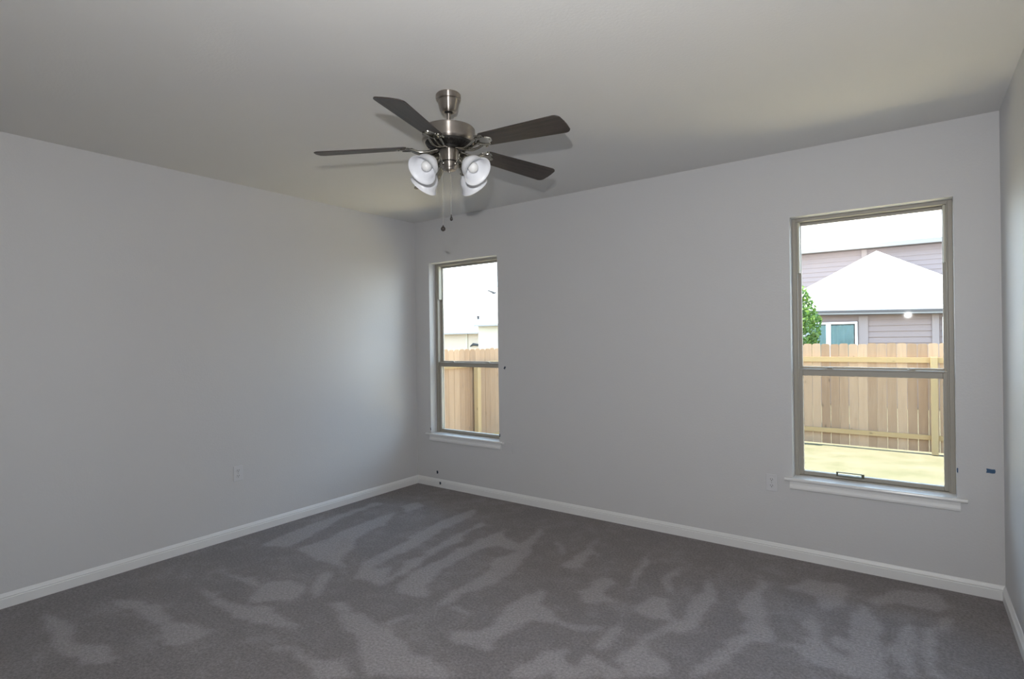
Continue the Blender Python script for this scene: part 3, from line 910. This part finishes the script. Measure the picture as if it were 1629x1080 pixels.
# light arms, sockets, shades, bulbs
for ang in (-91.0, -2.0, 88.0, 178.0):
    th = math.radians(ang)
    d = Vector((math.cos(th), math.sin(th), 0))
    ez = Vector((0, 0, 1))
    tilt = math.radians(42)
    ax = d * math.cos(tilt) - ez * math.sin(tilt)         # the way the shade opens
    mouth = Vector((FX, FY, 2.312)) + d * 0.190
    neck = mouth - ax * 0.105
    bm = bmesh.new()
    st = Vector((FX, FY, 2.383)) + d * 0.042
    tube(bm, bez(st, st + d * 0.045 + ez * 0.020, neck - ax * 0.075 + ez * 0.03, neck - ax * 0.028, 14), 0.0065, 12)
    ball(bm, st, 0.010, 14, 8)
    arm = obj('lamp_arm', bm, M['nickel_shiny'], fan, smooth=60)
    bm = bmesh.new()
    lathe(bm, [(0, -0.044), (0.010, -0.042), (0.020, -0.034), (0.0235, -0.022), (0.0245, 0.0), (0.030, 0.004), (0.0305, 0.012), (0.024, 0.012), (0.0, 0.010)], neck, 32, axis=ax)
    obj('lamp_socket', bm, M['nickel_shiny'], arm, smooth=40)
    bm = bmesh.new()
    prof = [(0.0265, 0.004), (0.028, 0.014), (0.036, 0.024), (0.048, 0.036), (0.0565, 0.052), (0.060, 0.070), (0.063, 0.086), (0.069, 0.098), (0.0755, 0.105)]
    inner = [(r_ - 0.0032, h + (0.0005 if i < 8 else -0.0008)) for i, (r_, h) in enumerate(prof)]
    lathe(bm, prof + list(reversed(inner)), neck, 56, axis=ax)
    sh = obj('lamp_shade', bm, M['shade'], fan, smooth=50, label='frosted white bell glass shade')
    bm = bmesh.new()
    lathe(bm, [(0.0, 0.008), (0.011, 0.010), (0.0125, 0.028), (0.017, 0.038), (0.0235, 0.050), (0.026, 0.062), (0.024, 0.074), (0.017, 0.084), (0.008, 0.088), (0, 0.089)], neck, 28, axis=ax)
    obj('light_bulb', bm, M['bulb'], sh, smooth=60)

# ================================================================ OUTSIDE
GZ = -0.50
bm = bmesh.new()
bmesh.ops.create_grid(bm, x_segments=180, y_segments=140, size=1.0, matrix=Matrix.Translation((-4, 21, GZ)) @ Matrix.Diagonal((32, 20.75, 1, 1)))
for v in bm.verts:
    v.co.z += -0.011 + 0.006 * math.sin(v.co.x * 2.3 + v.co.y) * math.cos(v.co.y * 1.9) + random.uniform(-0.004, 0.004)
lawn = obj('lawn', bm, M['lawn'])
for p in lawn.data.polygons: p.use_smooth = True
tag(lawn, 'sunlit pale green lawn between the house and the back fence', 'lawn', kind='stuff')

def tone_attr(me, per_face):
    a = me.attributes.new('tone', 'FLOAT', 'FACE')
    a.data.foreach_set('value', np.array(per_face, dtype=np.float32))

def picket(bm, along, u, w, y0, z0, z1, th=0.016):
    """one dog-eared board; along: 0 = runs in x (thickness in y), 1 = runs in y (thickness in -x)"""
    c = 0.030
    pr = [(u, z0), (u + w, z0), (u + w, z1 - c), (u + w - 0.012, z1 - 0.007), (u + w - c - 0.010, z1), (u + c + 0.010, z1), (u + 0.012, z1 - 0.007), (u, z1 - c)]
    A = []
    for t_ in (0, th):
        A.append([bm.verts.new((p, y0 + t_, z) if along == 0 else (y0 - t_, p, z)) for p, z in pr])
    bm.faces.new(A[0]); bm.faces.new(list(reversed(A[1])))
    for i in range(8):
        j = (i + 1) % 8
        bm.faces.new((A[0][i], A[1][i], A[1][j], A[0][j]))
    return 10

def fence(along, c0, u_start, u_end, posts, name_label, ztop=1.337):
    """good side faces away; rails and posts stand on the near side at coordinate c0"""
    root = empty('wood_fence', ((u_start + u_end) / 2, c0, GZ) if along == 0 else (c0, (u_start + u_end) / 2, GZ))
    tag(root, name_label, 'fence', 'cedar privacy fences of the back yard')
    rr = random.Random(11 + along)
    bm = bmesh.new(); tones = []
    u = u_start
    while u < u_end:
        w = 0.138 + rr.uniform(-0.002, 0.002)
        n_ = picket(bm, along, u, w, c0 + rr.uniform(0, 0.004) if along == 0 else c0 - rr.uniform(0, 0.004), GZ + 0.02, ztop + rr.uniform(-0.008, 0.008))
        tones += [rr.random()] * n_
        u += w + rr.choice((0.0025, 0.004, 0.005, 0.007))
    o = obj('picket_panel', bm, M['picket'], root)
    tone_attr(o.data, tones)
    for zc, hh in ((1.055, 0.045), (-0.235 if along == 0 else -0.31, 0.04)):
        bm = bmesh.new()
        if along == 0:
            box(bm, u_start, u_end, c0 - 0.038, c0 - 0.0005, zc - hh, zc + hh)
        else:
            box(bm, c0 + 0.0005, c0 + 0.038, u_start, u_end, zc - hh, zc + hh)
        o = obj('rail', bm, M['rail' if along == 0 else 'rail_y'], root)
        tone_attr(o.data, [0.5] * 6)
    for p in posts:
        bm = bmesh.new()
        if along == 0:
            box(bm, p - 0.045, p + 0.045, c0 - 0.128, c0 - 0.0385, GZ - 0.001, 1.108)
        else:
            box(bm, c0 + 0.0385, c0 + 0.128, p - 0.045, p + 0.045, GZ - 0.001, 1.108)
        o = obj('post', bm, M['post'], root)
        tone_attr(o.data, [rr.random()] * 6)
    return root
fence(0, 7.40, -2.10, 9.2, [-0.3, 2.1, 4.53, 6.95], 'back cedar picket fence with rails and posts, seen through the large right window')
fence(1, -2.20, 0.6, 7.20, [1.15, 3.55, 5.95], 'side cedar picket fence with one post, seen through the small left window')

# ---- neighbour's tree
tree = empty('leafy_tree', (1.95, 9.7, GZ))
tag(tree, 'bright green leafy young tree behind the back fence beside the taupe house', 'tree')
bm = bmesh.new()
tube(bm, [(1.95, 9.7, GZ), (1.97, 9.72, 0.4), (1.93, 9.70, 1.2), (1.98, 9.72, 2.1), (2.0, 9.7, 2.7)], [0.05, 0.042, 0.034, 0.02, 0.008], 10)
for i in range(12):
    a = i * 2.4
    z0 = 0.7 + i * 0.14
    r_ = 0.55 - i * 0.02
    tube(bm, bez((1.95, 9.7, z0), (1.95 + 0.2 * math.cos(a), 9.7 + 0.2 * math.sin(a), z0 + 0.12), (1.95 + r_ * 0.7 * math.cos(a), 9.7 + r_ * .7 * math.sin(a), z0 + 0.25),
                 (1.95 + r_ * math.cos(a), 9.7 + r_ * math.sin(a), z0 + 0.42), 6), [0.014, 0.012, 0.010, 0.008, 0.006, 0.005, 0.004], 6)
obj('trunk', bm, M['bark'], tree, smooth=60)
bm = bmesh.new(); tones = []
rr = random.Random(5)
for i in range(9000):
    # clumps around a leaning ovoid crown, thin towards the top
    z = rr.random() ** 1.15
    rad = (0.55 + 0.3 * z) if z < 0.6 else 0.73 - 1.05 * (z - 0.6)
    a = rr.uniform(0, 2 * PI); q_ = rad * rr.random() ** 0.4
    if math.sin(a * 5 + z * 17) + math.sin(z * 31 + a * 3) < -0.9 + 1.0 * max(0, z - 0.6):
        continue
    c_ = Vector((1.93 + q_ * math.cos(a), 9.7 + q_ * math.sin(a), 0.55 + 2.15 * z))
    s_ = rr.uniform(0.03, 0.05)
    n_ = Vector((rr.uniform(-1, 1), rr.uniform(-1, 1), rr.uniform(-0.2, 1))).normalized()
    t1 = n_.orthogonal().normalized(); t1.rotate(Matrix.Rotation(rr.uniform(0, 6.28), 3, n_)); t2 = n_.cross(t1)
    v = [bm.verts.new(c_ + p) for p in (-t1 * s_ * 1.3, t2 * s_ * 0.6 + n_ * s_ * .15, t1 * s_ * 1.5 - n_ * s_ * 0.2, -t2 * s_ * 0.6 + n_ * s_ * .15)]
    bm.faces.new(v); tones.append(rr.random())
o = obj('foliage', bm, M['leaf'], tree); tone_attr(o.data, tones)

# ---- lap siding wall facing -Y
def lap_wall(bm, x0, x1, y, z0, z1, exp_=0.165, lip=0.022, depth=0.2):
    z = z0
    pr = []
    while z < z1 - 1e-4:
        zz = min(z + exp_, z1)
        pr.append((y - lip, z)); pr.append((y, zz))
        z = zz
    pr.append((y + depth, z1)); pr.append((y + depth, z0))
    loft(bm, [[Vector((x, a, b_)) for a, b_ in pr] for x in (x0, x1)])

def slab(bm, pts, th=0.12):
    """a roof plane of some thickness from its upper face"""
    a = [bm.verts.new(p) for p in pts]
    b_ = [bm.verts.new(Vector(p) - Vector((0, 0, th))) for p in pts]
    bm.faces.new(a); bm.faces.new(list(reversed(b_)))
    for i in range(len(a)):
        j = (i + 1) % len(a)
        bm.faces.new((a[i], b_[i], b_[j], a[j]))

# taupe house: single-storey wing in front of a two-storey block
house = empty('neighbour_house', (3.5, 17.0, GZ))
tag(house, 'mauve grey two storey house with hipped wing, beyond the back fence', 'house')
bm = bmesh.new(); lap_wall(bm, 0.84, 6.2, 14.3, GZ, 2.14, 0.16); box(bm, 0.84, 6.2, 14.5, 20.7, GZ, 2.10)
obj('wing_wall', bm, M['siding_brown'], house)
bm = bmesh.new()
AP = (3.36, 17.0, 4.17)
cl, crn = (0.54, 14.0, 2.245), (6.52, 14.0, 2.125)
RB = (3.36, 20.9, 4.17)
slab(bm, [cl, crn, AP])
slab(bm, [cl, AP, RB, (0.54, 20.9, 2.245)])
slab(bm, [crn, (6.52, 20.9, 2.125), RB, AP])
obj('wing_roof', bm, M['roof'], house)
bm = bmesh.new()
loft(bm, [[Vector((x, 13.99, z)), Vector((x, 14.02, z)), Vector((x, 14.02, z - 0.075)), Vector((x, 13.99, z - 0.075))] for x, z in ((0.54, 2.225), (6.52, 2.105))])
loft(bm, [[Vector((x, 14.02, z - 0.10)), Vector((x, 14.30, z - 0.10)), Vector((x, 14.30, z - 0.125)), Vector((x, 14.02, z - 0.125))] for x, z in ((0.56, 2.225), (6.50, 2.105))])
obj('wing_fascia', bm, M['fascia'], house)
for x0, x1 in ((3.03, 3.25), (4.68, 4.83)):
    bm = bmesh.new(); box(bm, x0, x1, 14.255, 14.31, GZ, 2.02)
    obj('trim_board', bm, M['board'], house)
def house_window(x0, x1, z0, z1, y, mull):
    bm = bmesh.new()
    rect_frame(bm, x0, x1, z0, z1, y - 0.10, y + 0.02, 0.055)
    if mull:
        box(bm, mull - 0.06, mull + 0.06, y - 0.105, y + 0.02, z0, z1)
    f = obj('house_window', bm, M['white_frame'], house)
    bm = bmesh.new(); box(bm, x0 + 0.05, x1 - 0.05, y - 0.085, y - 0.079, z0 + 0.05, z1 - 0.05)
    obj('house_pane', bm, M['house_glass'], f)
    bm = bmesh.new()
    n_ = int((x1 - x0 - 0.14) / 0.045)
    lo, hi = x0 + 0.12, x1 - 0.09
    prev_top = None
    rings = []
    for i in range(n_ + 1):
        x = lo + (hi - lo) * i / n_
        yy = y - 0.055 + (0.008 if i % 2 else 0.0)
        rings.append([Vector((x, yy, z0 + 0.05)), Vector((x, yy + 0.003, z0 + 0.05)), Vector((x, yy + 0.003, z1 - 0.09)), Vector((x, yy, z1 - 0.09))])
    loft(bm, rings)
    obj('house_curtain', bm, M['blind'], f)
mt, t, b = new_mat('dark_house_pane')
t.nodes.remove(b)
trn = t.nodes.new('ShaderNodeBsdfTransparent'); trn.inputs[0].default_value = (0.93, 0.97, 0.98, 1)
gl = t.nodes.new('ShaderNodeBsdfGlossy'); gl.inputs['Roughness'].default_value = 0.03
fr = t.nodes.new('ShaderNodeFresnel'); fr.inputs['IOR'].default_value = 1.6
mxs = t.nodes.new('ShaderNodeMixShader')
t.links.new(fr.outputs[0], mxs.inputs[0]); t.links.new(trn.outputs[0], mxs.inputs[1]); t.links.new(gl.outputs[0], mxs.inputs[2])
t.links.new(mxs.outputs[0], t.nodes['Material Output'].inputs['Surface'])
M['house_glass'] = mt
house_window(1.60, 3.00, 0.75, 1.86, 14.3, 2.285)
house_window(4.90, 5.90, 0.75, 1.93, 14.3, None)

bm = bmesh.new(); lap_wall(bm, -2.6, 10.0, 20.85, 2.2, 4.80, 0.18, depth=5.0)
box(bm, -2.6, 10.0, 20.9, 25.8, GZ, 2.2)
obj('block_wall', bm, M['siding'], house)
bm = bmesh.new(); box(bm, 2.72, 2.90, 20.80, 20.86, 2.3, 4.74)
obj('trim_board', bm, M['board'], house)
bm = bmesh.new()
slab(bm, [(-3.1, 20.5, 4.93), (10.5, 20.5, 4.87), (10.5, 23.4, 6.45), (-3.1, 23.4, 6.45)], 0.05)
slab(bm, [(-3.1, 23.4, 6.45), (10.5, 23.4, 6.45), (10.5, 26.3, 4.9), (-3.1, 26.3, 4.9)], 0.05)
obj('block_roof', bm, M['roof'], house)
bm = bmesh.new()
loft(bm, [[Vector((x, 20.40, z)), Vector((x, 20.52, z)), Vector((x, 20.52, z - 0.16)), Vector((x, 20.44, z - 0.16))] for x, z in ((-3.1, 4.93), (10.5, 4.87))])
obj('gutter', bm, M['gutter'], house)
bm = bmesh.new()
loft(bm, [[Vector((x, 20.52, z - 0.13)), Vector((x, 20.86, z - 0.13)), Vector((x, 20.86, z - 0.17)), Vector((x, 20.52, z - 0.17))] for x, z in ((-3.1, 4.93), (10.5, 4.87))])
obj('soffit', bm, M['fascia'], house)

# cream house beyond the side fence
ch = empty('cream_house', (-17.0, 23.0, GZ))
tag(ch, 'cream single storey house with pale roof, beyond the side fence', 'house')
bm = bmesh.new(); box(bm, -26.0, -15.35, 20.05, 30.0, GZ, 1.86)
obj('house_wall', bm, M['cream'], ch)
bm = bmesh.new(); box(bm, -15.35, -11.0, 19.6, 26.0, GZ, 2.28)
obj('porch_wall', bm, M['cream_pale'], ch)
bm = bmesh.new()
slab(bm, [(-26.5, 19.7, 1.95), (-15.1, 19.7, 1.95), (-15.1, 26.2, 5.2), (-26.5, 26.2, 5.2)], 0.06)
slab(bm, [(-26.5, 26.2, 5.2), (-15.1, 26.2, 5.2), (-15.1, 32.0, 2.3), (-26.5, 32.0, 2.3)], 0.06)
slab(bm, [(-15.4, 19.3, 2.36), (-10.6, 19.3, 2.36), (-10.6, 22.8, 3.9), (-15.4, 22.8, 3.9)], 0.06)
slab(bm, [(-15.4, 22.8, 3.9), (-10.6, 22.8, 3.9), (-10.6, 26.3, 2.36), (-15.4, 26.3, 2.36)], 0.06)
obj('house_roof', bm, M['roof'], ch)
bm = bmesh.new(); box(bm, -26.5, -15.42, 19.66, 20.04, 1.84, 1.90)
obj('eave_board', bm, M['gutter'], ch)
bm = bmesh.new(); box(bm, -15.4, -10.6, 19.26, 19.59, 2.24, 2.31)
obj('eave_board', bm, M['gutter'], ch)
bm = bmesh.new(); box(bm, -16.62, -16.5, 20.0, 20.06, GZ, 1.84)
obj('trim_board', bm, M['cream_pale'], ch)
def gable(bm, x0, x1, pts):
    loft(bm, [[Vector((x, a, b_)) for a, b_ in pts] for x in (x0, x1)])
bm = bmesh.new()
gable(bm, -26.0, -15.36, [(20.1, 1.861), (29.9, 1.861), (29.9, 3.2), (26.2, 5.1), (20.1, 2.05)])
gable(bm, -15.3, -11.0, [(19.65, 2.281), (25.95, 2.281), (25.95, 2.40), (22.8, 3.82), (19.65, 2.41)])
obj('gable_wall', bm, M['cream'], ch)
bm = bmesh.new()
gable(bm, -2.6, 10.0, [(20.9, 4.801), (25.9, 4.801), (25.9, 5.0), (23.4, 6.38), (20.9, 4.98)])
obj('gable_wall', bm, M['siding'], house)
# dark vents on the roof and the wall
bm = bmesh.new()
tube(bm, [(-18.85, 24.9, 4.84), (-18.55, 24.95, 4.72), (-18.25, 25.0, 4.60)], [0.05, 0.09, 0.08], 10)
tube(bm, [(-18.5, 25.1, 4.62), (-18.5, 25.1, 4.50)], 0.05, 10)
obj('roof_vent', bm, M['vent'], ch)
bm = bmesh.new(); lathe(bm, [(0.07, 2.66), (0.07, 2.86), (0.10, 2.87), (0.09, 2.93), (0, 2.94)], (-16.74, 21.3, 0), 14)
obj('roof_vent', bm, M['vent'], ch)
bm = bmesh.new()
tube(bm, [(-16.25, 19.95, 1.12), (-16.05, 19.98, 1.24), (-15.7, 19.98, 1.20), (-15.6, 19.98, 1.22)], [0.03, 0.075, 0.06, 0.03], 8)
obj('wall_vent', bm, M['vent'], ch)
